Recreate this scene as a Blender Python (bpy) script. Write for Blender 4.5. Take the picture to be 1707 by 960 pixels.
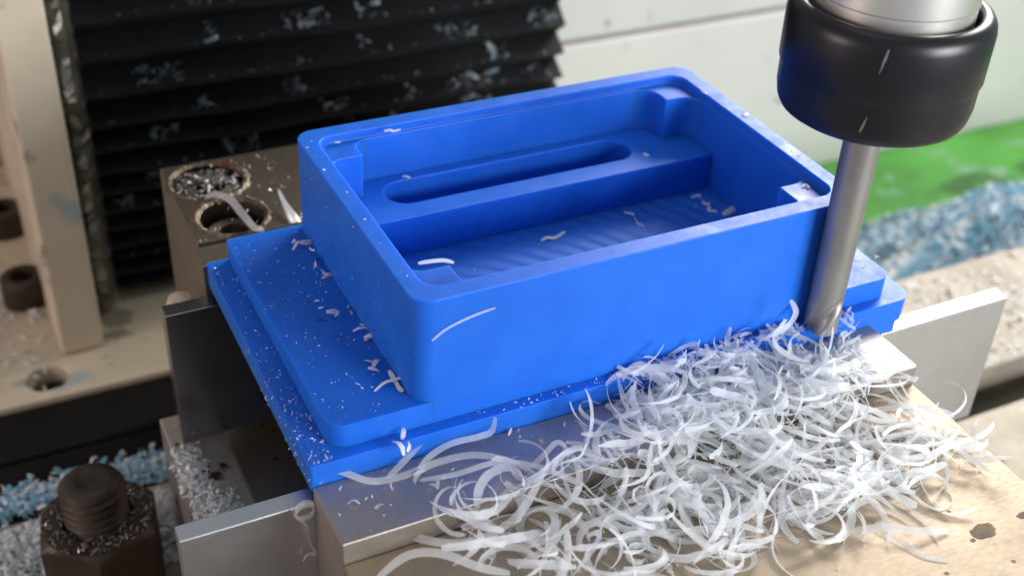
import bpy, bmesh, math, random
from mathutils import Vector, Matrix, noise
R = math.radians
S = 0.00117            # one working unit in metres (about the millimetre of the fitted camera, scaled by the 6 mm cutter)
sc = bpy.context.scene
for o in list(bpy.data.objects): bpy.data.objects.remove(o)
COL = sc.collection

# ------------------------------------------------------------------ camera
CAM = (-50.6479, -123.3783, 112.1458, 0.484091, 0.602059, 0.052345, 2064.5643)
def cam_axes():
    a, b, c = CAM[3:6]
    f = Vector((math.sin(a)*math.cos(b), math.cos(a)*math.cos(b), -math.sin(b)))
    r = Vector((math.cos(a), -math.sin(a), 0)); u = r.cross(f)
    return r*math.cos(c)+u*math.sin(c), -r*math.sin(c)+u*math.cos(c), f
cr, cu, cf = cam_axes(); CP = Vector(CAM[:3])
cam = bpy.data.cameras.new('camera'); co = bpy.data.objects.new('camera', cam); COL.objects.link(co)
m3 = Matrix((cr, cu, -cf)).transposed()
co.matrix_world = Matrix.Translation(CP*S) @ m3.to_4x4()
cam.lens = 36*CAM[6]/1707; cam.sensor_width = 36; cam.clip_start = 0.005; cam.clip_end = 50
cam.dof.use_dof = True; cam.dof.focus_distance = 183*S; cam.dof.aperture_fstop = 17
sc.camera = co
def ray(px, py): return cf + cr*((px-853.5)/CAM[6]) - cu*((py-480)/CAM[6])
def onz(px, py, z): d = ray(px, py); return CP + d*((z-CP.z)/d.z)
def ony(px, py, y): d = ray(px, py); return CP + d*((y-CP.y)/d.y)
def onx(px, py, x): d = ray(px, py); return CP + d*((x-CP.x)/d.x)

# ------------------------------------------------------------------ light
w = bpy.data.worlds.new('World'); sc.world = w; w.use_nodes = True
bg = w.node_tree.nodes['Background']; bg.inputs[0].default_value = (0.86, 0.93, 1.0, 1); bg.inputs[1].default_value = 0.27
def area(name, loc, target, sx, sy, power, col):
    l = bpy.data.lights.new(name, 'AREA'); l.shape = 'RECTANGLE'; l.size = sx*S; l.size_y = sy*S
    l.energy = power; l.color = col
    o = bpy.data.objects.new(name, l); COL.objects.link(o); o.location = Vector(loc)*S
    o.rotation_euler = (Vector(target)-Vector(loc)).to_track_quat('-Z', 'Y').to_euler(); return o
area('workshop_window', (372, 238, 232), (80, 0, -5), 250, 150, 3.5, (1.0, 0.97, 0.93))
area('ceiling_lamp', (40, 60, 520), (40, 20, 0), 300, 240, .34, (1.0, 0.97, 0.93))
area('front_fill', (250, -430, 130), (40, 0, 0), 240, 180, 5.0, (0.95, 0.98, 1.0))  # added fill from the front right, lifts the front faces and the swarf
area('side_lamp', (-420, 20, 70), (0, 30, 0), 150, 130, 1.0, (1.0, 0.74, 0.68))
sc.view_settings.view_transform = 'Standard'; sc.view_settings.look = 'None'
sc.view_settings.exposure = 0.15; sc.view_settings.gamma = 1
sc.render.engine = 'CYCLES'
sc.cycles.max_bounces = 14; sc.cycles.diffuse_bounces = 8; sc.cycles.transmission_bounces = 12; sc.cycles.transparent_max_bounces = 40

# ------------------------------------------------------------------ materials
def mat(name):
    m = bpy.data.materials.new(name); m.use_nodes = True
    nt = m.node_tree; b = nt.nodes['Principled BSDF']; return m, nt, b
def N(nt, t, **kw):
    n = nt.nodes.new(t)
    for k, v in kw.items():
        if k in n.inputs: n.inputs[k].default_value = v
        else: setattr(n, k, v)
    return n
def tex(nt, scale, detail=4, rough=.6, sx=(1, 1, 1), rot=(0, 0, 0)):
    tc = N(nt, 'ShaderNodeTexCoord'); mp = N(nt, 'ShaderNodeMapping')
    mp.inputs['Scale'].default_value = sx; mp.inputs['Rotation'].default_value = rot
    n = N(nt, 'ShaderNodeTexNoise', Scale=scale, Detail=detail, Roughness=rough)
    nt.links.new(tc.outputs['Object'], mp.inputs[0]); nt.links.new(mp.outputs[0], n.inputs['Vector'])
    return n
def ramp(nt, src, stops):
    r = N(nt, 'ShaderNodeValToRGB'); e = r.color_ramp.elements
    while len(e) < len(stops): e.new(0.5)
    for el, (p, c) in zip(e, stops): el.position = p; el.color = (*c, 1) if len(c) == 3 else c
    nt.links.new(src, r.inputs[0]); return r
def bump(nt, b, src, strength, dist):
    n = N(nt, 'ShaderNodeBump', Strength=strength, Distance=dist*S)
    nt.links.new(src, n.inputs['Height'])
    return n
K = 1/S                # noise scale: features per working unit
def mixc(nt, fac, a, b):
    m = N(nt, 'ShaderNodeMix', data_type='RGBA'); nt.links.new(fac, m.inputs[0])
    for s, v in ((6, a), (7, b)):
        if isinstance(v, tuple): m.inputs[s].default_value = (*v, 1)
        else: nt.links.new(v, m.inputs[s])
    return m.outputs[2]

def blue_plastic(name, rough=.42, marks=None):
    m, nt, b = mat(name)
    n = tex(nt, .12*K, 3)
    c = ramp(nt, n.outputs[0], [(.3, (.007, .112, .55)), (.7, (.011, .132, .61))])
    nt.links.new(c.outputs[0], b.inputs['Base Color'])
    b.inputs['Subsurface Weight'].default_value = .7
    b.inputs['Subsurface Radius'].default_value = (.08, .50, 1.0)
    b.inputs['Subsurface Scale'].default_value = 3.0*S
    b.inputs['Roughness'].default_value = rough
    b.inputs['IOR'].default_value = 1.38
    fine = tex(nt, 1.6*K, 4, .6)
    if marks == 'sawn':
        fine = tex(nt, .9*K, 5, .7, (3, 3, .35))
        b0 = bump(nt, b, fine.outputs[0], .9, .5)
    elif marks == 'floor':
        tc = N(nt, 'ShaderNodeTexCoord'); wv = N(nt, 'ShaderNodeTexWave', Scale=.1*K, Distortion=1.2, Detail=1)
        wv.wave_type = 'RINGS'; wv.rings_direction = 'Z'
        nt.links.new(tc.outputs['Object'], wv.inputs[0]); b0 = bump(nt, b, wv.outputs[1], .7, .25)
    else:
        tc = N(nt, 'ShaderNodeTexCoord'); wv = N(nt, 'ShaderNodeTexWave', Scale=.16*K, Distortion=.6, Detail=2)
        wv.wave_type = 'BANDS'; wv.bands_direction = 'Z'; nt.links.new(tc.outputs['Object'], wv.inputs[0])
        mx = N(nt, 'ShaderNodeMath', operation='MULTIPLY_ADD'); mx.inputs[1].default_value = .35; nt.links.new(wv.outputs[1], mx.inputs[0]); nt.links.new(fine.outputs[0], mx.inputs[2])
        b0 = bump(nt, b, mx.outputs[0], .16, .12)
        sh = tex(nt, .22*K, 5, .65); shr = ramp(nt, sh.outputs[0], [(.3, (rough*.8,)*3), (.7, (rough*1.25,)*3)]); nt.links.new(shr.outputs[0], b.inputs['Roughness'])
    nt.links.new(b0.outputs[0], b.inputs['Normal'])
    return m
BLUE = blue_plastic('blue_plastic'); BLUE_SAWN = blue_plastic('blue_plastic_sawn', .55, 'sawn'); BLUE_FLOOR = blue_plastic('blue_plastic_milled', .58, 'floor')

def steel(name, c0, c1, rough, grain=(1, 1, 1), metallic=1.0, spots=(.05, .04, .03), spot_at=.70, gb=.035):
    m, nt, b = mat(name)
    n = tex(nt, .09*K, 6, .65)
    c = ramp(nt, n.outputs[0], [(.32, c0), (.68, c1)])
    sp = tex(nt, .16*K, 5, .55); sr = ramp(nt, sp.outputs[0], [(spot_at, (0, 0, 0)), (spot_at+.05, (1, 1, 1))])
    nt.links.new(mixc(nt, sr.outputs[0], c.outputs[0], spots), b.inputs['Base Color'])
    b.inputs['Metallic'].default_value = metallic
    g = tex(nt, 2.2*K, 4, .6, grain)
    rr_ = ramp(nt, g.outputs[0], [(.3, (rough*.92,)*3), (.7, (rough*1.10,)*3)])
    nt.links.new(rr_.outputs[0], b.inputs['Roughness'])
    b0 = bump(nt, b, g.outputs[0], gb, .06); nt.links.new(b0.outputs[0], b.inputs['Normal'])
    return m
GROUND = steel('ground_steel', (.36, .32, .29), (.44, .40, .365), .50, (.3, 1, 1), spot_at=.69, gb=.12)
GROUND_WARM = steel('worn_warm_steel', (.24, .192, .14), (.32, .262, .195), .50, (.35, 1, 1), metallic=.75, spot_at=.71)
GROUND_DARK = steel('oxidised_steel', (.25, .205, .155), (.30, .25, .195), .42, (.4, 1, 1), spot_at=.69)
BAR = steel('parallel_bar_steel', (.62, .63, .66), (.70, .71, .74), .33, (.2, 1, 1), spot_at=.74)
BED = steel('bed_steel', (.50, .46, .41), (.66, .61, .54), .45, (1, .2, 1), spots=(.09, .035, .015), spot_at=.60)
SHANK = steel('tool_steel', (.27, .26, .24), (.33, .318, .30), .44, (1, 1, .3), metallic=.8, spot_at=.9)
NOSE = steel('spindle_steel', (.70, .67, .62), (.78, .76, .72), .34, (1, 1, 20), metallic=.85, spot_at=.9)
TABLE = steel('table_steel', (.24, .21, .17), (.35, .31, .255), .6, (.3, 1, 1), metallic=.4, spot_at=.64)
RUSTY = steel('rusty_steel', (.10, .07, .05), (.30, .25, .19), .6, spots=(.20, .075, .03), spot_at=.60, gb=.5)
OXIDE = steel('black_oxide', (.028, .021, .016), (.075, .055, .04), .5, metallic=.5, spots=(.02, .015, .01), gb=.25)
def plain(name, c, rough, noise_amt=.12, scale=.05, bmp=.1, metallic=0, spots=None, spot_at=.68, spot_scale=.10):
    m, nt, b = mat(name)
    n = tex(nt, scale*K, 5); lo = tuple(x*(1-noise_amt) for x in c); hi = tuple(min(1, x*(1+noise_amt)) for x in c)
    r = ramp(nt, n.outputs[0], [(.3, lo), (.7, hi)]); oc = r.outputs[0]
    for k, sp in enumerate(spots or ()):
        q = tex(nt, spot_scale*(1+.7*k)*K, 3, .5, (1, 1.3, 1), (0, 0, k*1.1)); qr = ramp(nt, q.outputs[0], [(spot_at, (0, 0, 0)), (spot_at+.07, (.8, .8, .8))])
        oc = mixc(nt, qr.outputs[0], oc, sp)
    nt.links.new(oc, b.inputs['Base Color'])
    b.inputs['Roughness'].default_value = rough; b.inputs['Metallic'].default_value = metallic
    g = tex(nt, .8*K, 4); b0 = bump(nt, b, g.outputs[0], bmp, .15); nt.links.new(b0.outputs[0], b.inputs['Normal'])
    return m
NUT_BLACK = plain('black_anodised_nut', (.012, .012, .015), .36, .2, .1, .03, .3)
RUBBER = plain('bellows_rubber', (.008, .008, .009), .72, .35, .06, .3)
RUBBER.node_tree.nodes['Principled BSDF'].inputs['Specular IOR Level'].default_value = .25
BEIGE = plain('beige_paint', (.54, .47, .35), .42, .14, .03, .12, spots=((.30, .37, .40), (.20, .17, .13)), spot_at=.60, spot_scale=.055)
GREYPAINT = plain('grey_paint', (.62, .60, .57), .5, .05, .02, .08, spots=((.25, .24, .22), (.78, .78, .75)), spot_at=.69)
PALEPAINT = plain('pale_panel_paint', (.68, .64, .61), .5, .04, .02, .05, spots=((.25, .24, .22), (.40, .38, .35)), spot_at=.68)
GREEN = plain('green_paint', (.09, .36, .05), .5, .4, .02, .1, spots=((.03, .10, .03), (.25, .45, .30)), spot_at=.60, spot_scale=.03)
BLACK = plain('black_cavity', (.006, .005, .005), .85, .2, .1, .1)
BLACK.node_tree.nodes['Principled BSDF'].inputs['Specular IOR Level'].default_value = .15

def film(name, c, transp, transl, rough=.35, gloss=1.0):
    m = bpy.data.materials.new(name); m.use_nodes = True; nt = m.node_tree
    nt.nodes.remove(nt.nodes['Principled BSDF']); out = nt.nodes['Material Output']
    n = tex(nt, .5*K, 3); oi = N(nt, 'ShaderNodeObjectInfo')
    col = ramp(nt, n.outputs[0], [(.3, tuple(x*.9 for x in c)), (.7, c)])
    d = N(nt, 'ShaderNodeBsdfDiffuse'); t = N(nt, 'ShaderNodeBsdfTranslucent'); g = N(nt, 'ShaderNodeBsdfGlossy', Roughness=rough)
    tr = N(nt, 'ShaderNodeBsdfTransparent')
    nt.links.new(col.outputs[0], d.inputs[0]); nt.links.new(col.outputs[0], t.inputs[0])
    a = N(nt, 'ShaderNodeMixShader'); a.inputs[0].default_value = transl
    nt.links.new(d.outputs[0], a.inputs[1]); nt.links.new(t.outputs[0], a.inputs[2])
    fr = N(nt, 'ShaderNodeFresnel', IOR=1.45); b = N(nt, 'ShaderNodeMixShader')
    gm = N(nt, 'ShaderNodeMath', operation='MULTIPLY'); gm.inputs[1].default_value = gloss; nt.links.new(fr.outputs[0], gm.inputs[0])
    nt.links.new(gm.outputs[0], b.inputs[0]); nt.links.new(a.outputs[0], b.inputs[1]); nt.links.new(g.outputs[0], b.inputs[2])
    c_ = N(nt, 'ShaderNodeMixShader'); c_.inputs[0].default_value = transp
    nt.links.new(b.outputs[0], c_.inputs[1]); nt.links.new(tr.outputs[0], c_.inputs[2])
    nt.links.new(c_.outputs[0], out.inputs[0]); return m
FILM = film('swarf_film', (.97, .985, .995), .36, .52, .4, .4)
FLECK = film('swarf_fleck', (.88, .88, .92), .10, .40)
BLUE_SWARF = film('blue_swarf', (.24, .54, .74), .05, .45, .8)
PALE_SWARF = film('pale_swarf', (.86, .92, .94), .10, .45, .8)
DUST = film('bellows_dust', (.26, .38, .45), .35, .3, .8)

# ------------------------------------------------------------------ mesh helpers (working units in, metres out)
def obj(name, verts, faces, m, parent=None, bevel=0, seg=2, smooth=True, angle=35, mats=None, fm=None, origin=None):
    o0 = Vector(origin) if origin is not None else Vector((0, 0, 0))
    me = bpy.data.meshes.new(name)
    me.from_pydata([tuple((Vector(v)-o0)*S) for v in verts], [], faces)
    bm = bmesh.new(); bm.from_mesh(me); bmesh.ops.recalc_face_normals(bm, faces=bm.faces); bm.to_mesh(me); bm.free()
    for mm in (mats or [m]): me.materials.append(mm)
    if fm:
        for i, p in enumerate(me.polygons): p.material_index = fm(p)
    if smooth:
        for p in me.polygons: p.use_smooth = True
        me.set_sharp_from_angle(angle=R(angle))
    o = bpy.data.objects.new(name, me); COL.objects.link(o)
    o.location = o0*S
    if parent is not None:
        o.parent = parent; o.matrix_parent_inverse = Matrix.Identity(4)
        o.location = (o0 - PO[parent.name])*S
    PO[o.name] = o0
    if bevel:
        b = o.modifiers.new('edge', 'BEVEL'); b.width = bevel*S; b.segments = seg; b.limit_method = 'ANGLE'; b.angle_limit = R(40); b.harden_normals = True
    return o
PO = {}
def thing(name, label, cat, loc, group=None):
    o = bpy.data.objects.new(name, None); COL.objects.link(o); o.location = Vector(loc)*S; o.empty_display_size = .005
    PO[o.name] = Vector(loc); return tag(o, label, cat, group)
def tag(o, label, cat, group=None, kind=None):
    o['label'] = label; o['category'] = cat
    if group: o['group'] = group
    if kind: o['kind'] = kind
    return o
def struct(o, label=None): o['kind'] = 'structure'; return o
def box(x0, x1, y0, y1, z0, z1):
    v = [(x, y, z) for z in (z0, z1) for y in (y0, y1) for x in (x0, x1)]
    return v, [(0, 2, 3, 1), (4, 5, 7, 6), (0, 1, 5, 4), (2, 6, 7, 3), (0, 4, 6, 2), (1, 3, 7, 5)]
def rr(x0, x1, y0, y1, r, n=8):
    """rounded rectangle loop, counter-clockwise; r one radius or four (fl, fr, br, bl)"""
    if not isinstance(r, (tuple, list)): r = (r,)*4
    out = []
    for (cx, cy, a0, q) in ((x0, y0, 180, r[0]), (x1, y0, 270, r[1]), (x1, y1, 0, r[2]), (x0, y1, 90, r[3])):
        q = max(q, .002)
        mx = cx+q if cx == x0 else cx-q; my = cy+q if cy == y0 else cy-q
        for k in range(n+1):
            a = R(a0+90*k/n); out.append((mx+q*math.cos(a), my+q*math.sin(a)))
    return out
def loops(ls, cap0=True, cap1=True):
    """stack of (loop2d, z) with equal counts -> skin"""
    v, f = [], []; n = len(ls[0][0])
    for l, z in ls: v += [(x, y, z) for x, y in l]
    for k in range(len(ls)-1):
        for i in range(n):
            j = (i+1) % n; f.append((k*n+i, k*n+j, (k+1)*n+j, (k+1)*n+i))
    if cap0: f.append(tuple(reversed(range(n))))
    if cap1: f.append(tuple(range((len(ls)-1)*n, len(ls)*n)))
    return v, f
def ring_close(ls):
    v, f = loops(ls, False, False); n = len(ls[0][0]); k = len(ls)-1
    for i in range(n):
        j = (i+1) % n; f.append((k*n+i, k*n+j, j, i))
    return v, f
def circ(cx, cy, r, n=32, a0=0): return [(cx+r*math.cos(a0+2*math.pi*i/n), cy+r*math.sin(a0+2*math.pi*i/n)) for i in range(n)]
def lathe(cx, cy, prof, n=64, cap0=True, cap1=True): return loops([(circ(cx, cy, r, n), z) for r, z in prof], cap0, cap1)
def join(*parts):
    v, f = [], []
    for pv, pf in parts:
        b = len(v); v += list(pv); f += [tuple(i+b for i in q) for q in pf]
    return v, f
def plate_with_holes(outer, holes, z0, z1):
    """prism with through holes, triangulated caps"""
    bm = bmesh.new()
    es = []
    for lp in [outer]+holes:
        vs = [bm.verts.new((x, y, z1)) for x, y in lp]
        es += [bm.edges.new((vs[i], vs[(i+1) % len(vs)])) for i in range(len(vs))]
    bmesh.ops.triangle_fill(bm, use_beauty=True, use_dissolve=False, edges=es)
    r = bmesh.ops.extrude_face_region(bm, geom=list(bm.faces))
    for e in r['geom']:
        if isinstance(e, bmesh.types.BMVert): e.co.z = z0
    bm.verts.index_update()
    v = [tuple(q.co) for q in bm.verts]; f = [tuple(x.index for x in q.verts) for q in bm.faces]; bm.free(); return v, f

# ================================================================== the setting: table, tray, panels
TZ = -70
prof = [(-150, -92), (-150, TZ), (-29, TZ), (-29, TZ-7), (-33, TZ-7), (-33, TZ-13), (-17, TZ-13), (-17, TZ-7), (-21, TZ-7), (-21, TZ),
        (23.5, TZ), (23.5, TZ-7), (19.5, TZ-7), (19.5, TZ-13), (40, TZ-13), (40, TZ-7), (36, TZ-7), (36, TZ),
        (75, TZ), (75, -92)]
n = len(prof); vv = [(x, y, z) for x in (-170, 340) for y, z in prof]
ff = [(i, (i+1) % n, n+(i+1) % n, n+i) for i in range(n)] + [tuple(range(n)), tuple(range(2*n-1, n-1, -1))]
tag(obj('machine_table', vv, ff, TABLE, bevel=.4, smooth=False), 'worn steel machine table with long slots under the vise', 'machine table')
v, f = box(-320, 620, -160, 330, -130, -118); struct(obj('chip_tray', v, f, GREEN, bevel=1))
v, f = box(-168, -10, 75.6, 111.6, -84, TZ-1.2); v2, f2 = box(-168, -10, 94, 96, TZ-1.25, TZ-.2)  # added black strip in place of the shaded gap behind the table
tag(obj('gap_filler', *join((v, f), (v2, f2)), BLACK, bevel=.5), 'black strip standing in for the dark gap, with a line of blue chips, behind the clamp bolt', 'gap strip')
# rear panels with the seam between them
v, f = box(96, 640, 203, 212, -117.9, -50.6); struct(obj('rear_panel_lower', v, f, PALEPAINT, bevel=.8))
v, f = box(96, 640, 204.5, 213, -49.2, 95); struct(obj('rear_panel_upper', v, f, GREYPAINT, bevel=.8))

# ------------------------------------------------------------------ column with bellows (left, behind)
saddle = thing('machine_saddle', 'beige painted casting ledge with socket screws, beside black bellows', 'casting', (-60, 170, -118))
hole = circ(-41.9, 119.5, 4.6, 24)
v, f = plate_with_holes([(-170, 112), (104, 112), (104, 330), (-170, 330)], [hole], -84, TZ)
obj('ledge', v, f, BEIGE, saddle, bevel=.8)
v, f = box(-168, 102, 114, 328, -117.9, -84.02); obj('pedestal', v, f, OXIDE, saddle)
v, f = lathe(-41.9, 119.5, [(4.55, -77), (4.3, -74.5), (2.6, -74.4), (2.4, -76.5)], 24); obj('sunk_screw', v, f, OXIDE, saddle)
def cap_screw(x, y, z, r, h, parent):
    v, f = lathe(x, y, [(r, z), (r, z+h-.7), (r-.7, z+h), (r*.56, z+h), (r*.54, z+h-3)], 28)
    return obj('socket_screw', v, f, OXIDE, parent)
p_ = onz(36, 458, -62.5); cap_screw(p_.x, p_.y, TZ, 5.4, 7.5, saddle)
p_ = onz(2, 345, -62.5); cap_screw(p_.x, p_.y, TZ, 5.4, 7.5, saddle)
v, f = box(-37.5, -27.5, 126, 240, TZ+.02, 70); obj('column_flange', v, f, BEIGE, saddle, bevel=1.2)
v, f = box(-80, -37.6, 226, 250, TZ+.02, 75); obj('column_side', v, f, GREYPAINT, saddle, bevel=1)
v, f = box(-49, -43, 221, 226, -38, 20); obj('switch_block', v, f, OXIDE, saddle, bevel=.8)

bel = thing('column_bellows', 'black pleated bellows covering the machine column, dusted with blue chips', 'bellows', (40, 150, -70))
ridges = [66, 57, 48, 39, 30, 21, 12, 3.4, -5.6, -14.4, -22, -28.6, -34.6, -40, -45, -49.8, -54.2, -58.4, -62.4, -66]
rng = random.Random(3)
prev = 70.0
for i, z in enumerate(ridges):
    nz = ridges[i+1] if i+1 < len(ridges) else -69.6
    zt, zb_ = prev, (z+nz)/2
    nx = 40; V = []; F = []
    for k in range(nx+1):
        t = k/nx; x = -20.5+122*t
        s = 1.1*noise.noise(Vector((x*.035, i*3.1, 0))) + .35*noise.noise(Vector((x*.16, i*1.7, 5))) - .7*math.sin(math.pi*t)
        for (yy, zz) in ((148.2, zt), (144.0+s*.8, z+.5+s), (143.0+s, z+s*.8), (143.5+s, z-.45+s*.7), (148.2, zb_), (152, zb_), (152, zt)):
            V.append((x, yy, zz))
    for k in range(nx):
        for q in range(7): F.append((k*7+q, k*7+(q+1) % 7, (k+1)*7+(q+1) % 7, (k+1)*7+q))
    F.append(tuple(range(7))); F.append(tuple(range(nx*7+6, nx*7-1, -1)))
    obj('pleat', V, F, RUBBER, bel, angle=50); prev = zb_
v, f = box(-19, 100, 153, 170, TZ+.02, 68); obj('backing_frame', v, f, BLACK, bel)
# crumpled grey edge strip along the bellows' left side
V, F = [], []
for k in range(90):
    z = -69.5+k*1.5
    for j, x in enumerate((-27.3, -25.2, -23.4, -21.2)):
        V.append((x+rng.uniform(-.4, .4), (141.5, 138.5, 139, 143)[j]+rng.uniform(-1.3, 1.3), z+rng.uniform(-.4, .4)))
for k in range(89):
    for j in range(3): F.append((k*4+j, k*4+j+1, (k+1)*4+j+1, (k+1)*4+j))
obj('edge_strip', V, F, steel('crumpled_strip', (.10, .09, .075), (.34, .31, .26), .3, metallic=.7, gb=.6), bel, smooth=False)

# ================================================================== vise
VZ = -38
vise = thing('machine_vise', 'steel milling vise clamping the blue plastic block on the table', 'vise', (32, 10, TZ))
v, f = box(-17, 71, -75, 98, TZ+.02, -45); obj('bed', v, f, BED, vise, bevel=.4)
for (a, b) in ((-27, -17.03), (71.03, 81)):
    v, f = box(a, b, -75, 57, TZ+.02, VZ); obj('bed_rail', v, f, BED, vise, bevel=.4)
mj = obj('moving_jaw', *box(-16, 81, -66, -13.87, VZ+.03, -11.2), GROUND_WARM, vise, bevel=.28)
obj('jaw_plate', *box(-16, 81, -13.8, -2.02, VZ+.03, -7.5), GROUND, mj, bevel=.25)
# fixed jaw with two counterbored screws
H1, H2 = (-8.9, 79.0), (-8.2, 65.3)
outer = [(-16, 58.65), (81, 58.65), (81, 87), (-16, 87)]
v, f = plate_with_holes(outer, [circ(*H1, 7.0, 36), circ(*H2, 6.2, 36)], -14, -4)
v2, f2 = box(-16, 81, 58.65, 87, VZ+.03, -14.02)
fj = obj('fixed_jaw', *join((v, f), (v2, f2)), GROUND_DARK, vise, bevel=.25)
obj('jaw_plate', *box(-16.9, 81, 52.36, 58.6, VZ+.03, -4.5), GROUND_DARK, fj, bevel=.25)
def recessed(c, r, ztop, name='screw'):
    v, f = lathe(c[0], c[1], [(r, -13.9), (r, ztop-.5), (r-.5, ztop), (r*.5, ztop), (r*.48, ztop-3.2)], 30)
    return obj(name, v, f, RUSTY, fj)
recessed(H1, 6.0, -5.2); recessed(H2, 5.0, -7.0)
for c, r0 in ((H1, 6.9), (H2, 6.1)):
    rg = random.Random(int(r0*10)); V = []; F = []; n = 60
    for k in range(n):
        a = 2*math.pi*k/n
        for rr_, zz in ((r0+.75+rg.uniform(-.35, .45), -3.97), (r0+.25, -3.72+rg.uniform(-.1, .25)), (r0-.35+rg.uniform(-.3, .2), -4.15)):
            V.append((c[0]+rr_*math.cos(a), min(86.6, max(58.8, c[1]+rr_*math.sin(a))), zz))
    for k in range(n):
        for j in range(2):
            a, b = k*3+j, ((k+1) % n)*3+j; F.append((a, a+1, b+1, b))
    obj('rust_ring', V, F, RUSTY, fj, smooth=False)
v, f = lathe(-20.4, 57.5, [(2.6, VZ), (2.6, -15), (2.0, -13.2), (.8, -12.6)], 20); obj('guide_pin', v, f, BEIGE, vise)

fb = obj('parallel_bar', *box(-34.5, 113, -1.96, 1.2, VZ+.01, -10.42), BAR, bevel=.18)
tag(fb, 'long ground steel bar under the front edge, its bright end sticking out beyond the jaw', 'parallel bar')
bb = obj('parallel_bar', *box(-24.6, 100, 48.9, 52.3, VZ+.01, -10.42), steel('dark_reflection_steel', (.30, .28, .28), (.36, .34, .34), .24, (.2, 1, 1), spot_at=.75), bevel=.18)  # steel colour darkened to carry the mirrored dark underside
tag(bb, 'dark faced steel bar under the back edge, in front of the rusty screws', 'parallel bar')

# ================================================================== the blue workpiece
L, W, H, ZL = 75.0, 52.3, 17.32, -3.9
wp = thing('milled_box', 'blue plastic box with slotted shelf, half milled from a stepped slab', 'workpiece', (37, 25, -10.4))
base = obj('base_slab', *loops([(rr(-14, 87, -1.9, 52.2, .3), -10.4), (rr(-14, 87, -1.9, 52.2, .3), -8.3), (rr(-16.2, 89.2, -2, W, (.5, 2.6, 1.5, .4)), -8.3),
           (rr(-16.2, 89.2, -2, W, (.5, 2.6, 1.5, .4)), ZL)]), BLUE, wp, bevel=.22, mats=[BLUE, BLUE_SAWN], fm=lambda p: 1 if p.normal.x < -.8 else 0)
obj('side_ledge', *loops([(rr(-12.6, 6, .025, 52, (3, 0, 0, .5)), -4.6), (rr(-12.6, 6, .025, 52, (3, 0, 0, .5)), 0)]), BLUE, wp, bevel=.45, seg=3)
obj('side_ledge', *loops([(rr(69, 85.3, .025, 52, (0, 2.2, .5, 0)), -4.6), (rr(69, 85.3, .025, 52, (0, 2.2, .5, 0)), 0)]), BLUE, wp, bevel=.35, seg=3)
o_ = rr(0, L, 0, W, 3.0, 10); i1 = rr(2.8, L-2.8, 3.0, W-3.0, 3.0, 10); i2 = rr(3.2, L-3.2, 3.4, W-3.4, 2.8, 10)
housing = obj('housing', *loops([(o_, -4.7), (o_, H), (i1, H), (i1, 15.8), (i2, 15.8), (i2, 1.0)]), BLUE, wp, bevel=.28, seg=3,
              mats=[BLUE, BLUE_FLOOR], fm=lambda p: 1 if len(p.vertices) > 8 and p.normal.z > .5 else 0)
SH = 8.0
obj('slotted_shelf', *ring_close([(rr(3.0, L-3.0, 35, W-3.2, .3, 10), .9), (rr(3.0, L-3.0, 35, W-3.2, .3, 10), SH),
     (rr(12.3, 58.7, 39.1, 46.7, 3.8, 10), SH), (rr(12.3, 58.7, 39.1, 46.7, 3.8, 10), .9)]), BLUE, housing, bevel=.25)
def post(cx, cy, wx, wy, r, z0):
    sx = 1 if cx > wx else -1; sy = 1 if cy > wy else -1
    e = .28; P = [(wx-sx*e, wy-sy*e), (cx+sx*r, wy-sy*e)]
    for k in range(9):
        a = R(90*k/8); P.append((cx+sx*(r-r*math.sin(a)), wy+sy*(r-r*math.cos(a))))
    P.append((cx, cy))
    for k in range(9):
        a = R(90*k/8); P.append((wx+sx*(r-r*math.sin(a)), cy+sy*(r-r*math.cos(a))))
    P.append((wx-sx*e, cy+sy*r))
    if sx*sy < 0: P = P[::-1]
    return obj('corner_post', *loops([(P, z0), (P, 15.74)]), BLUE, housing, bevel=.15)
post(9.0, 9.4, 3.2, 3.4, 2.4, .9); post(66.5, 9.9, L-3.2, 3.4, 2.4, .9)
post(8.9, 44.0, 3.2, W-3.4, 2.4, SH-.1); post(66.2, 43.4, L-3.2, W-3.4, 3.4, SH-.1)

# ================================================================== spindle, collet nut, cutter
AX, AY = 69.3, -2.6
sp = thing('milling_spindle', 'bright steel spindle nose with a black collet nut above the box', 'spindle', (AX, AY, 35.5))
obj('collet_nut', *lathe(AX, AY, [(r_, z_-.5) for r_, z_ in [(3.1, 35.9), (9.4, 35.8), (10.6, 35.3), (12.2, 35.4), (13.0, 35.9), (13.45, 36.8), (13.75, 38.5), (13.8, 41.7), (13.85, 42.0), (14.1, 42.5), (14.15, 49.2),
     (13.95, 50.3), (13.4, 51.2), (12.6, 51.6), (12.0, 51.5), (11.7, 51.0), (11.6, 45)]], 96), NUT_BLACK, sp, angle=60)
obj('spindle_nose', *lathe(AX, AY, [(11.0, 45.1), (11.0, 52.4), (11.15, 52.6), (11.15, 90)], 96), NOSE, sp)
nk = random.Random(8)
for (z0, z1, a0) in ((46.2, 50.6, 226), (36.6, 39.8, 222)):
    V = []; F = []
    for k in range(7):
        t = k/6; z = z0+(z1-z0)*t; a = R(a0+3*t+nk.uniform(-.15, .15)); wd = .013*(1-.8*abs(2*t-1))
        rad = (14.2 if z0 > 42 else 13.86) - (max(0, z-49.2)*.55 if z0 > 42 else max(0, 38.4-z)*.22)
        for s in (-1, 1): V.append((AX+rad*math.cos(a+s*wd), AY+rad*math.sin(a+s*wd), z))
    for k in range(6): F.append((2*k, 2*k+1, 2*k+3, 2*k+2))
    obj('scuff_mark', V, F, plain('worn_edge', (.14, .145, .155), .5), sp)
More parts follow.
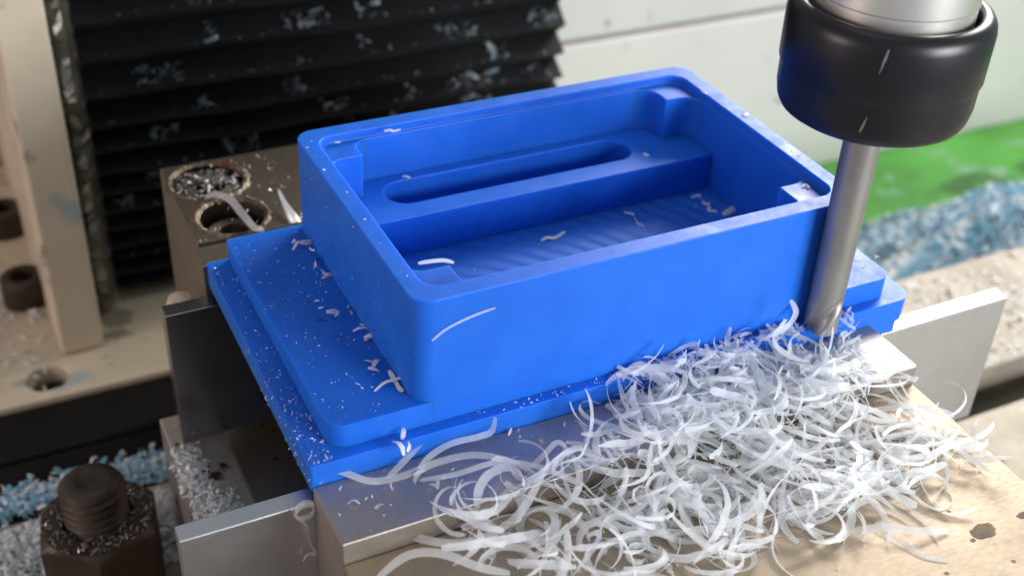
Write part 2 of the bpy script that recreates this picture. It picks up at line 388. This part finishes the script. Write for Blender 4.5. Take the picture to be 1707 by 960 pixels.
# two-flute cutter: plain shank, short fluted tip
V, F = [], []; n = 48; zs = [36.2]+[36.2-2.0*k for k in range(1, 16)]+[6.2-.25*k for k in range(0, 42)]
for z in zs:
    fl = max(0.0, min(1.0, (3.0-z)/2.0)); tw = (z+4)*.32
    for i in range(n):
        a = 2*math.pi*i/n; d = math.cos((a-tw)*1.0)
        g = max(0.0, math.cos(2*(a-tw)))**3
        V.append((AX+(2.72-fl*g*1.0)*math.cos(a), AY+(2.72-fl*g*1.0)*math.sin(a), z))
for k in range(len(zs)-1):
    for i in range(n): F.append((k*n+i, k*n+(i+1) % n, (k+1)*n+(i+1) % n, (k+1)*n+i))
F += [tuple(range(n)), tuple(range(len(zs)*n-1, (len(zs)-1)*n-1, -1))]
tag(obj('end_mill', V, F, SHANK, origin=(AX, AY, -4)), 'grey steel end mill held in the black collet nut, cutting the box edge', 'end mill')

# ================================================================== stud and nut on the table
Pn = ony(153, 797, 51)
nx_, ny_, nzt = Pn.x-.3, 51.0, Pn.z
stud = thing('clamp_bolt', 'dirty dark stud with a big hex nut full of chips', 'bolt', (nx_, ny_, TZ))
hz0, hz1 = TZ+.02, nzt-9.0
def hexloop(r, c=1.0, a0=R(20)):
    out = []
    for i in range(72):
        a = 2*math.pi*i/72; h = math.cos(math.pi/6)/math.cos(((a-a0) % (math.pi/3))-math.pi/6)
        out.append((nx_+r*min(h, c)*math.cos(a), ny_+r*min(h, c)*math.sin(a)))
    return out
hexnut = obj('hex_nut', *loops([(hexloop(11.4), hz0), (hexloop(11.4), hz1-1.6), (hexloop(11.4, .93), hz1-.7), (hexloop(11.4, .86), hz1), (circ(nx_, ny_, 6.4, 72), hz1), (circ(nx_, ny_, 5.6, 72), hz1-1.0)]), OXIDE, stud, angle=28)
V, F = [], []; n = 40; turns = 10; zs = [hz1-2+(nzt-1.2-hz1+2)*k/70 for k in range(71)]
for z in zs:
    for i in range(n):
        a = 2*math.pi*i/n; ph = ((z/1.75 - i/n) % 1.0); r_ = 5.8-1.15*abs(2*ph-1)
        V.append((nx_+r_*math.cos(a), ny_+r_*math.sin(a), z))
for k in range(70):
    for i in range(n): F.append((k*n+i, k*n+(i+1) % n, (k+1)*n+(i+1) % n, (k+1)*n+i))
b0 = len(V)
for (r_, z) in ((5.0, nzt-.7), (4.1, nzt-.05), (2.6, nzt), (2.2, nzt-.25), (.9, nzt-.3)):
    V += [(x, y, z) for x, y in circ(nx_, ny_, r_, n)]
for k in range(5):
    a0_ = (b0-n if k == 0 else b0+(k-1)*n); a1_ = b0+k*n
    for i in range(n): F.append((a0_+i, a0_+(i+1) % n, a1_+(i+1) % n, a1_+i))
F.append(tuple(range(b0+4*n, b0+5*n))); F.append(tuple(reversed(range(n))))
obj('threaded_stud', V, F, RUSTY2 if 'RUSTY2' in globals() else OXIDE, stud, angle=70)

# ================================================================== swarf
random.seed(11); rnd = random.Random(21)
def flakes(rg, count, place, size, curl=.5):
    """many small bent flakes as raw geometry"""
    V, F = [], []
    for _ in range(count):
        c, nrm = place(rg); s = size*rg.uniform(.5, 1.5); wd = s*rg.uniform(.18, .4)
        q = Matrix.Rotation(rg.uniform(0, 6.28), 3, 'Z') @ Matrix.Rotation(rg.gauss(0, .6), 3, 'X') @ Matrix.Rotation(rg.gauss(0, .5), 3, 'Y')
        k = rg.uniform(.2, 1)*curl*s; b = len(V)
        for (x, z) in ((-.5, 0), (-.17, .8), (.17, .8), (.5, 0)):
            for y in (-.5, .5):
                V.append(tuple(c + q @ Vector((x*s, y*wd*(1 if abs(x) < .3 else .6), z*k-.2*k))))
        for i in range(3): F.append((b+2*i, b+2*i+1, b+2*i+3, b+2*i+2))
    return V, F
def ribbon(pts, width, taper=.35, side=None, cup=.12, twist=0.0):
    """ribbon through points; 3 verts across"""
    V, F = [], []; n = len(pts); up = side
    for i, p in enumerate(pts):
        t = (pts[min(i+1, n-1)]-pts[max(i-1, 0)]).normalized()
        s = side[i] if isinstance(side, list) else side
        s = (s - t*s.dot(t)).normalized()
        if twist: s = Matrix.Rotation(twist*i/(n-1), 3, t) @ s
        nn = t.cross(s); u = i/(n-1)
        e = min(1.0, (1-taper)+taper*math.sin(math.pi*min(1, max(0, u)))*1.8)
        if u in (0.0, 1.0): e *= .8
        w2 = width*.5*e
        V += [tuple(p-s*w2), tuple(p+nn*cup*w2), tuple(p+s*w2)]
    for i in range(n-1):
        for j in range(2): F.append((i*3+j, i*3+j+1, (i+1)*3+j+1, (i+1)*3+j))
    return V, F
def catmull(P, per=6):
    out = []
    for i in range(len(P)-1):
        p0, p1, p2, p3 = P[max(i-1, 0)], P[i], P[i+1], P[min(i+2, len(P)-1)]
        for k in range(per):
            t = k/per; out.append(.5*((2*p1)+(p2-p0)*t+(2*p0-5*p1+4*p2-p3)*t*t+(3*p1-p0-3*p2+p3)*t**3))
    out.append(P[-1]); return out

GX0, GY0, GS = -30.0, -66.0, .5
GNX, GNY = 270, 136
def solid(x, y):
    if y > -.2: return 30.0 if 0 < x < 75 else 0.05
    if y > -2.02: return ZL
    if x > 86 or x < -16: return -16.0
    if y > -13.8: return -7.5
    return -11.2
hmap = [[solid(GX0+(i+.5)*GS, GY0+(j+.5)*GS) for j in range(GNY)] for i in range(GNX)]
def cell(x, y): return min(GNX-1, max(0, int((x-GX0)/GS))), min(GNY-1, max(0, int((y-GY0)/GS)))
def arc_ribbon(rg, length, width, rad, tilt):
    n = 19; pitch = rg.gauss(0, .22); k2 = rg.uniform(-.6, .9); k3 = rg.choice((0, 0, rg.uniform(-1.4, 1.4)))
    pts = []; ang = -length/rad/2; p = Vector((0, 0, 0)); dl = length/(n-1)
    for i in range(n):
        pts.append(p.copy()); u = i/(n-1)
        ang += dl/rad*(1+k2*(2*u-1)+k3*math.sin(6.28*u)); p = p + Vector((math.cos(ang)*dl, math.sin(ang)*dl, pitch*dl))
    c = sum(pts, Vector())/n
    q = Matrix.Rotation(rg.uniform(0, 6.283), 3, 'Z') @ Matrix.Rotation(tilt, 3, 'X') @ Matrix.Rotation(rg.uniform(0, 6.283), 3, 'Z')
    pts = [q @ (a-c) for a in pts]; ax = q @ Vector((rg.gauss(0, .35), rg.gauss(0, .35), 1))
    V, F = ribbon(pts, width, rg.choice((.1, .3, .6, .75)), ax, rg.uniform(-.3, .3), rg.gauss(0, 1.1))
    if rg.random() < .45:                         # crescent: one end drawn out to a point
        for i in range(n):
            e = min(1, .15+1.5*i/(n-1)); m = Vector(V[3*i+1])
            for k in (0, 2): V[3*i+k] = tuple(m+(Vector(V[3*i+k])-m)*e)
    for i in range(n):
        m = Vector(V[3*i+1])
        for k in (0, 2): V[3*i+k] = tuple(m+(Vector(V[3*i+k])-m)*rg.uniform(.86, 1.12))
    return V, F
def drop(V, x, y, settle):
    V = [Vector(a)+Vector((x, y, 0)) for a in V]
    my = max(a.y for a in V)
    lim = -.35
    if my > lim: V = [a-Vector((0, my-lim, 0)) for a in V]
    for a in V:                                   # keep clear of the cutter
        d = math.hypot(a.x-AX, a.y-AY)
        if d < 3.1 and rnd.random() < 1: return None
    if max(a.x for a in V) > 86 or max(a.z for a in V)-min(a.z for a in V) > 6.5: return None
    hs = []; sd = -99
    for a in V:
        i, j = cell(a.x, a.y); hs.append(hmap[i][j]-a.z); sd = max(sd, solid(a.x, a.y)-a.z+.03)
    hs.sort(); z = max(sd, hs[int(len(hs)*settle)])
    V = [a+Vector((0, 0, z)) for a in V]
    for a in V:
        i, j = cell(a.x, a.y)
        if a.z > hmap[i][j]: hmap[i][j] += .15*(a.z-hmap[i][j])
    return V
def in_poly(x, y, P):
    c = False; n = len(P)
    for i in range(n):
        a, b = P[i], P[i-1]
        if (a[1] > y) != (b[1] > y) and x < (b[0]-a[0])*(y-a[1])/(b[1]-a[1])+a[0]: c = not c
    return c
def poly(px, z): return [(q.x, q.y) for q in (onz(a, b, z) for a, b in px)]
PA = poly([(1030, 680), (1040, 650), (1120, 625), (1330, 570), (1410, 552), (1440, 590), (1455, 640), (1380, 660), (1230, 690), (1080, 720)], -7.5)
PB = poly([(740, 890), (850, 830), (960, 770), (1040, 700), (1250, 650), (1450, 640), (1520, 690), (1640, 750), (1650, 785), (1580, 820), (1480, 840), (1390, 890), (1280, 930), (1150, 975), (900, 975), (760, 940)], -11.2)
PC = poly([(1010, 800), (1080, 720), (1330, 660), (1450, 690), (1560, 750), (1520, 800), (1400, 850), (1250, 890), (1040, 900)], -11.2)
def sample(P):
    xs = [a[0] for a in P]; ys = [a[1] for a in P]
    while True:
        x, y = rnd.uniform(min(xs), max(xs)), rnd.uniform(min(ys), max(ys))
        if in_poly(x, y, P): return x, y
RIB = []          # (verts, faces, weight)
def tilt_(): return R(min(88, abs(rnd.gauss(0, 30))))
plan = [('A', 560), ('C', 210), ('B', 360), ('A', 160), ('C', 70), ('B', 90)]
for kind, cnt in plan:
    for _ in range(cnt):
        if kind == 'A': Lr, Wr, rad, P, st = rnd.uniform(2.5, 7.0), rnd.uniform(.45, .95), rnd.uniform(1.8, 6), PA, .5
        else: Lr, Wr, rad, P, st = rnd.uniform(7, 20), rnd.uniform(.65, 1.3), rnd.choice((rnd.uniform(2.6, 5), rnd.uniform(4, 8), rnd.uniform(7, 13))), (PB if kind == 'B' else PC), .55
        V, F = arc_ribbon(rnd, Lr, Wr, rad, tilt_()); x, y = sample(P)
        V = drop(V, x, y, st)
        if V is None: continue
        RIB.append((V, F, Lr*Wr*(1.0 if kind == 'A' else 1.6) + len(RIB)*.012, Lr, Wr, rad))
order = sorted(range(len(RIB)), key=lambda i: -RIB[i][2]); top = set(order[:290])
SV, SF = [], []
for i, (V, F, _, Lr, Wr, rad) in enumerate(RIB):
    if i in top:
        c = sum(V, Vector())/len(V); c.z = min(a.z for a in V); my = c.y
        size = 'short' if Lr < 8 else 'medium' if Lr < 14 else 'long'
        wide = 'thin' if Wr < .85 else 'broad'
        curl = 'tightly curled' if Lr/rad > 3.0 else 'curved' if Lr/rad > 1.4 else 'nearly straight'
        place = 'banked against the blue box' if my > -9 else 'draped over the jaw step' if my > -18 else 'lying on the tan lower jaw'
        lab = f'{size} {wide} {curl} pale ribbon {place}'
        tag(obj('swarf_ribbon', V, F, FILM, origin=c, angle=80), lab, 'swarf ribbon', f'{size} {wide} {curl} ribbons {place}')
    else:
        b = len(SV); SV += V; SF += [tuple(k+b for k in q) for q in F]
def crumb(g):
    x, y = sample(PA if g.random() < .55 else PB); i, j = cell(x, y); return Vector((x, min(y, -.5), max(solid(x, min(y, -.5))+.1, hmap[i][j]-g.random()*1.2))), None
cv, cf_ = flakes(rnd, 900, crumb, .75, .7); b = len(SV); SV += cv; SF += [tuple(k+b for k in q) for q in cf_]
tag(obj('swarf_heap', SV, SF, FILM, angle=80), 'dense bed of pale plastic shavings banked against the blue box', 'swarf', kind='stuff')

# single ribbons placed where the photograph shows them
def hand(name, label, pts, width, side, group=None, m=FILM, twist=0, taper=.4, cat='swarf ribbon'):
    P = catmull(pts); V, F = ribbon(P, width, taper, side, .1, twist)
    c = sum((Vector(a) for a in V), Vector())/len(V); c.z = min(a[2] for a in V)
    return tag(obj(name, V, F, m, origin=c, angle=80), label, cat, group)
UPV = Vector((0, 0, 1)); FLAT = Vector((.25, 1, .25))
J = lambda px, py, dz=.15: onz(px, py, -7.5+dz)
hand('swarf_ribbon', 'long wavy pale ribbon lying along the foot of the blue slab', [J(532, 806, .3), J(545, 786, 1.2), J(562, 783, 1.3), J(610, 800, .4), J(640, 800, .2), J(680, 790, .3), J(730, 770, .6), J(790, 758, 1), J(850, 768, .6), J(890, 790, .2)], 1.15, FLAT)
hand('swarf_ribbon', 'straight pale ribbon leaning up on the slab front', [J(645, 797, .2), J(670, 772, 1.0), J(690, 750, 1.6), J(706, 733, 2.3)], 1.0, FLAT)
hand('swarf_ribbon', 'arched pale ribbon with one end up against the blue slab', [J(690, 803, .2), J(712, 765, .6), J(750, 740, 1.2), J(800, 727, 1.5), J(820, 718, 2.2), J(826, 695, 4.0)], .95, FLAT, twist=.6)
hand('swarf_ribbon', 'bent pale ribbon on bare jaw top beside the heap', [J(880, 782, .2), J(905, 760, .7), J(926, 738, 1.4), J(940, 742, 1.2), J(950, 760, .3)], .9, FLAT)
hand('swarf_ribbon', 'thin pale ribbon crossing the front edge of jaw top', [J(700, 800, .3), J(760, 790, .9), J(830, 770, 1.1), J(900, 778, .9), J(960, 805, .5)], .9, FLAT)
hand('swarf_ribbon', 'pale ribbon standing up beside the cutter tip', [onz(1268, 568, -2), onz(1295, 556, -.5), onz(1316, 540, 1), onz(1327, 520, 3), onz(1318, 500, 5)], .9, Vector((1, -.3, .2)))
hand('swarf_ribbon', 'lone thin ribbon stuck on front face of the blue box', [ony(720, 568, -.25), ony(745, 548, -.35), ony(785, 528, -.3), ony(826, 513, -.2)], .42, UPV)
hand('swarf_ribbon', 'long pale ribbon arching off the left foot of heap', [onz(630, 962, -10.8), onz(680, 925, -9.8), onz(735, 922, -9.5), onz(800, 945, -10), onz(850, 955, -10.6)], 1.3, FLAT)
hand('swarf_ribbon', 'pale looping ribbon spread over front edge of jaw', [onz(680, 885, -10.6), onz(700, 897, -10.2), onz(760, 905, -9.6), onz(820, 890, -9.2), onz(870, 850, -7), onz(905, 790, -6.6)], 1.2, FLAT)
hand('swarf_ribbon', 'short pale ribbon pointing away from the heap over bare tan jaw', [onz(1460, 870, -10.4), onz(1500, 900, -10.7), onz(1540, 925, -10.9), onz(1580, 934, -11)], .9, FLAT)
hand('swarf_ribbon', 'forked pale ribbon at the right foot of heap', [onz(1420, 885, -10.6), onz(1480, 878, -9.6), onz(1530, 885, -9.9), onz(1583, 882, -10.8)], 1.3, FLAT)
# curl hanging over the jaw corner
cc = ony(507, 850, -2.9); P = []
for k in range(24):
    a = R(150+k*33); r_ = 1.55-.012*k; P.append(cc + Vector((math.cos(a)*r_, .3-.035*k, math.sin(a)*r_)))
P += [ony(513, 878, -2.9), ony(516, 898, -2.7), ony(522, 915, -2.5), ony(528, 922, -2.4), ony(512, 924, -2.8), ony(505, 935, -2.7)]
V, F = ribbon(catmull(P, 3), .7, .3, Vector((.25, 1, .2)), .05); hang = obj('swarf_curl', V, F, FILM, origin=P[-1], angle=80)
tag(hang, 'ringed ribbon curl hanging from the jaw corner', 'swarf ribbon')
# crossed chip on the left ledge, ribbons in the pocket, tuft on the fixed jaw
Z0 = lambda px, py, dz=.1: onz(px, py, dz)
hand('swarf_ribbon', 'thin curved chip crossing another on the left blue ledge', [Z0(624, 652, .08), Z0(640, 638, .5), Z0(655, 633, .8), Z0(672, 628, 1.1), Z0(690, 621, 1.6), Z0(717, 614, 2.2)], .5, FLAT, m=FLECK)
hand('swarf_ribbon', 'short straight chip under another on the left blue ledge', [Z0(648, 617, .5), Z0(657, 632, .25), Z0(664, 645, .15), Z0(672, 652, .1)], .7, FLAT, m=FLECK)
SHZ = lambda px, py, z: onz(px, py, z)
hand('swarf_ribbon', 'flat pale ribbon resting on the front left corner post', [SHZ(697, 439, 15.9), SHZ(715, 436, 16.2), SHZ(740, 434, 16.2), SHZ(757, 438, 15.8)], .55, Vector((0, .6, 1)), m=FLECK)
for lab, pp, wd in (('small hooked chip lying on the milled pocket floor', [(902, 402), (912, 396), (925, 396), (942, 386)], .7),
                    ('knotted pale chip on pocket floor below the shelf end', [(1152, 330), (1165, 326), (1172, 338), (1184, 342), (1180, 350), (1196, 352)], .6),
                    ('broad pink-white chip leaning on pocket side near the front rim', [(1205, 358), (1222, 348), (1240, 338), (1262, 332)], 1.2),
                    ('thin twisted chip in the middle of pocket floor', [(1040, 354), (1056, 358), (1060, 370), (1074, 378)], .5)):
    hand('swarf_ribbon', lab, [onz(a, b, 1.12+.25*(i % 2)) for i, (a, b) in enumerate(pp)], wd, FLAT, m=FLECK)
for lab, pp, z in (('tiny white chip on back rim of the blue box', [(640, 219), (650, 217), (656, 219), (668, 216)], H),
                   ('tiny hooked white chip on back left corner post', [(552, 231), (558, 237), (566, 236), (565, 231)], 15.8),
                   ('small white chip on the right rim of box', [(1168, 148), (1173, 153), (1179, 156)], H),
                   ('tiny white chip on right rim midway along', [(1236, 190), (1241, 192), (1247, 190)], H),
                   ('crumpled white chip on front right corner post', [(1337, 312), (1343, 308), (1347, 313), (1348, 309)], 15.8),
                   ('tiny white chip on the shelf behind the slot', [(670, 294), (677, 294), (684, 297)], SH),
                   ('tiny white chip at the right end of slotted shelf', [(1072, 256), (1077, 258), (1082, 259)], SH)):
    hand('swarf_chip', lab, [onz(a, b, z+.12+.12*(i % 2)) for i, (a, b) in enumerate(pp)], .55, FLAT, m=FLECK, cat='swarf chip')
hand('swarf_ribbon', 'pale ribbon bridging the two rusty screw holes', [onz(342, 328, -3.7), onz(362, 324, -3), onz(385, 334, -2.6), onz(405, 358, -2.6), onz(425, 380, -3.4), onz(440, 382, -3.8)], 1.4, FLAT)
tuft = thing('swarf_tuft', 'fan-shaped white tuft of fibres on the fixed jaw', 'swarf tuft', onz(488, 374, -4))
for k in range(9):
    t = k/8; a = onz(464+10*t, 316+26*t, -3.0+1.0*(1-t)); b = onz(484+16*t, 372-2*t, -3.85)
    V, F = ribbon(catmull([a, (a+b)/2+Vector((0, 0, .5)), b], 4), .8, .5, FLAT); obj('fibre', V, F, FILM, tuft, angle=80)

# small chips scattered on the blue steps and the jaw top
def chip_obj(c, size, label, group):
    V, F = flakes(rnd, 1, lambda g: (c, None), size, .5)
    b = min(v[2] for v in V); V = [(x, y, z-b+c.z+.02) for x, y, z in V]
    return tag(obj('swarf_chip', V, F, FLECK, origin=(c.x, c.y, c.z), angle=80), label, 'swarf chip', group)
for (px, py, s) in ((490, 406, 1.1), (500, 414, 2.0), (512, 408, 1.8), (520, 418, 1.6), (508, 424, 1.3), (530, 440, 1.6), (535, 455, 1.9), (542, 462, 1.4), (548, 458, 1.2), (524, 446, 1.0),
                    (528, 505, 1.4), (535, 515, 1.3), (556, 530, 1.7), (562, 524, 1.4), (538, 533, 1.6), (582, 512, 1.1), (584, 522, 1.2), (600, 552, 2.2), (606, 545, 1.7), (612, 570, 1.9), (618, 564, 1.3),
                    (616, 604, 1.2), (628, 607, 1.7), (622, 618, 1.2), (596, 640, 1.0), (598, 650, 1.0), (532, 578, 1.0), (640, 590, .8), (474, 457, .9)):
    chip_obj(onz(px, py, .02), s*1.1, 'small white chip in the row at the foot of the box on left ledge', 'white chips on the left ledge')
for (px, py, s) in ((672, 728, 1.5), (665, 752, 2.2), (680, 745, 1.7)):
    chip_obj(onz(px, py, -3.8), s, 'white flake sitting on the narrow front step of the slab', 'flakes on the front step')
for (px, py) in ((568, 815), (620, 828), (632, 845), (640, 860), (722, 818), (728, 812), (745, 800), (740, 798), (850, 722), (865, 718), (940, 708), (905, 735), (590, 840), (655, 812), (700, 790)):
    chip_obj(onz(px, py, -7.45), rnd.uniform(.8, 1.6), 'tiny white chip on bare steel top of the front jaw', 'chips on the front jaw top')
for (px, py) in ((1395, 451), (1402, 453), (1415, 452), (1430, 432), (1455, 428), (1462, 430), (1438, 445)):
    chip_obj(onz(px, py, .02), rnd.uniform(.7, 1.3), 'tiny white chip on right blue ledge behind the cutter', 'chips on the right ledge')
def pl_step(g):
    t = g.random(); y = -1.5+52*t*t*1.0; x = -16.0+g.random()**1.0*3.2
    return Vector((x, min(y, 50), ZL+.1)), None
V1 = flakes(rnd, 150, pl_step, .42); V2 = flakes(rnd, 130, lambda g: (Vector((-12.4+11.5*g.random(), g.uniform(.5, 50), .08)), None), .34)
V3 = flakes(rnd, 90, lambda g: (Vector((g.uniform(0, 72), g.uniform(-1.9, -.2), ZL+.1)), None), .35)
V4 = flakes(rnd, 60, lambda g: (Vector((g.uniform(4, 70), g.uniform(4, 34), 1.1)), None), .40)
V5 = flakes(rnd, 90, lambda g: (Vector((g.uniform(-15, 80), g.uniform(-13, -2.5), -7.42)), None), .5)
V6 = flakes(rnd, 70, lambda g: (Vector((g.uniform(-15.5, 6), g.uniform(59, 86), -3.9)), None), .7)
V7 = flakes(rnd, 45, lambda g: (Vector((g.choice((-.05, -.1)), g.uniform(2, 50), g.uniform(.3, 16))), None), .25)
V8 = flakes(rnd, 30, lambda g: (Vector((g.choice((g.uniform(.3, 2.4), g.uniform(72.6, 74.7))), g.uniform(2, 50), H+.06)), None), .4)
V9 = flakes(rnd, 40, lambda g: (Vector((-16.3, g.uniform(-1.5, 30), g.uniform(-8.2, ZL))), None), .55)
V10 = flakes(rnd, 60, lambda g: (Vector((g.uniform(75.5, 85), g.uniform(1, 40), .08)), None), .3)
tag(obj('swarf_dust', *join(V1, V2, V3, V4, V5, V6, V7[:2] and V7, V8, V9, V10), FLECK, angle=80), 'fine white plastic specks sprinkled over blue block and jaws', 'swarf dust', kind='stuff')

# ------------------------------------------------------------------ chips in the background
def mound(cx, cy, rx, ry, h, z0, seed):
    rg = random.Random(seed); n = 40; mm = 12; V, F = [(cx, cy, z0+h)], []
    for k in range(1, mm+1):
        t = k/mm
        for i in range(n):
            a = 2*math.pi*i/n; rr_ = t*(1+.18*noise.noise(Vector((math.cos(a)*1.5+seed, math.sin(a)*1.5, 0))))
            x, y = cx+rx*rr_*math.cos(a), cy+ry*rr_*math.sin(a)
            z = z0+h*(math.cos(math.pi*t)*.5+.5)*(1+.35*noise.noise(Vector((x*.06, y*.06, seed))))
            V.append((x, y, z))
    for i in range(n): F.append((0, 1+i, 1+(i+1) % n))
    for k in range(mm-1):
        for i in range(n): F.append((1+k*n+i, 1+k*n+(i+1) % n, 1+(k+1)*n+(i+1) % n, 1+(k+1)*n+i))
    def place(g):
        a = g.uniform(0, 6.283); t = math.sqrt(g.random())*1.02; x, y = cx+rx*t*math.cos(a), cy+ry*t*math.sin(a)
        z = z0+h*(math.cos(math.pi*min(1, t))*.5+.5)*(1+.35*noise.noise(Vector((x*.06, y*.06, seed))))
        return Vector((x, y, z+g.uniform(-.3, 1.5))), None
    return (V, F), place
M1, pl = mound(262, 118, 92, 42, 27, -118, 5)
bv, bf = flakes(random.Random(5), 9000, pl, 3.0, .6); pl_m = pl
tag(obj('blue_swarf_mound', *join(M1, (bv, bf)), BLUE_SWARF, angle=80), 'blue fluffy mound of chips on the green tray behind the vise', 'swarf', kind='stuff')
sl = flakes(random.Random(6), 4200, lambda g: (Vector((g.uniform(-120, -12), g.gauss(81.3, 2.0), TZ-1.0+g.uniform(0, 1.2))), None), 2.2, .4)
tag(obj('slot_swarf', *sl, BLUE_SWARF, angle=80), 'blue chips lying in a band along the black gap filler strip', 'swarf', kind='stuff')
parts = []
for (cx, cy, rx, ry, h, z0, sd, ct, sz) in ((-60, 64, 11, 4.5, 2.5, TZ, 9, 2600, 1.8), (-48, 68, 5, 3, 2, TZ, 14, 700, 1.6), (-25.0, 39, 1.4, 4.5, .8, VZ, 10, 500, 1.2), (-31, 62, 4.5, 5, 7, TZ, 12, 1300, 1.8), (-23.2, 28, 2.0, 3.0, 1.2, VZ, 13, 600, 1.2)):
    parts.append(flakes(random.Random(sd), ct, lambda g: (lambda a, b: (Vector((cx+rx*a, cy+ry*b, z0+.2+h*math.exp(-.5*(a*a+b*b))*g.random())), None))(max(-1.9, min(1.9, g.gauss(0, 1))), max(-1.9, min(1.9, g.gauss(0, 1)))), sz, .7))
tag(obj('pale_swarf', *join(*parts), PALE_SWARF, angle=80), 'pale fluffy chips gathered round the clamp bolt and bed end', 'swarf', kind='stuff')
rg = random.Random(31)
nz = flakes(rg, 340, lambda g: (lambda a, r_: (Vector((nx_+r_*math.cos(a), ny_+r_*math.sin(a), hz1+g.uniform(0, .9))), None))(g.uniform(0, 6.283), g.uniform(6, 9.8)), .9, .8)
tag(obj('nut_swarf', *nz, film('grimy_swarf', (.20, .17, .14), 0, .2), angle=80), 'grimy chips caught on top of the hex nut', 'swarf', kind='stuff')
def bel_place(g):
    i = g.choice(range(6, 15)); x = g.uniform(-18, 98); cl = noise.noise(Vector((x*.09, i*2.3, 7)))
    while cl < .18:
        i = g.choice(range(6, 15)); x = g.uniform(-18, 98); cl = noise.noise(Vector((x*.09, i*2.3, 7)))
    zt = (ridges[i-1]+ridges[i])/2; t = g.uniform(.25, 1.0)
    return Vector((x, 148.2-4.2*t-.3, zt+(ridges[i]+.55-zt)*t+.3)), None
tag(obj('bellows_swarf', *join(flakes(rg, 700, bel_place, 1.0, .3), flakes(rg, 90, bel_place, 3.2, .5), flakes(rg, 420, lambda g: (lambda i, x: (Vector((x, 143.6, ridges[i]+.6+g.uniform(-.3, .5))), None))(g.choice(range(6, 18)), g.uniform(-20, 100)), .8, .3)), DUST, angle=80), 'bluish chip smears clinging to the bellows pleats', 'swarf', kind='stuff')
tm = flakes(rg, 1500, lambda g: pl_m(g), 3.0, .7)
tb = flakes(rg, 800, lambda g: (Vector((g.uniform(90, 260), g.uniform(36, 72), TZ+.3)), None), 2.0, .4)
tb2 = flakes(rg, 260, lambda g: (Vector((g.uniform(-75, -20), g.uniform(91, 111), -117+g.uniform(0, 30))), None), 4, .4)
tb3 = flakes(rg, 140, lambda g: (Vector((g.uniform(-62, -40), g.uniform(114, 165), TZ+.3)), None), 2.4, .3)
tag(obj('table_swarf', *join(tm, tb, tb2, tb3), PALE_SWARF, angle=80), 'scattered pale chips over the worn table and ledge', 'swarf', kind='stuff')

hc = flakes(rg, 150, lambda g: (lambda a, r_: (Vector((H1[0]+r_*math.cos(a), H1[1]+r_*math.sin(a), -5.3+g.uniform(0, .7))), None))(g.uniform(0, 6.283), 6.2*math.sqrt(g.random())), 1.6, .4)
tag(obj('screw_swarf', *hc, film('grey_swarf', (.20, .185, .17), 0, .2, .9), angle=80), 'grey chips filling the rusty screw hole at the jaw corner', 'swarf', kind='stuff')
STAIN = plain('dried_oil', (.13, .085, .045), .7, .4, .4, .1)
for (px, py, rx, ry, sd) in ((1638, 885, 2.3, 1.3, 1), (1705, 858, 1.1, .6, 2), (1622, 900, .5, .3, 3), (1582, 852, .35, .25, 4), (1578, 955, .4, .3, 5), (1690, 935, .3, .3, 6)):
    c = onz(px, py, -11.185); V = [(c.x+(1+.35*noise.noise(Vector((math.cos(k*.35)*1.6, math.sin(k*.35)*1.6, sd*3.3))))*rx*math.cos(k*.349), c.y+(1+.35*noise.noise(Vector((math.cos(k*.35)*1.6, math.sin(k*.35)*1.6, sd*3.3))))*ry*math.sin(k*.349), -11.185) for k in range(18)]
    obj('oil_stain', V, [tuple(range(18))], STAIN, mj, smooth=False)
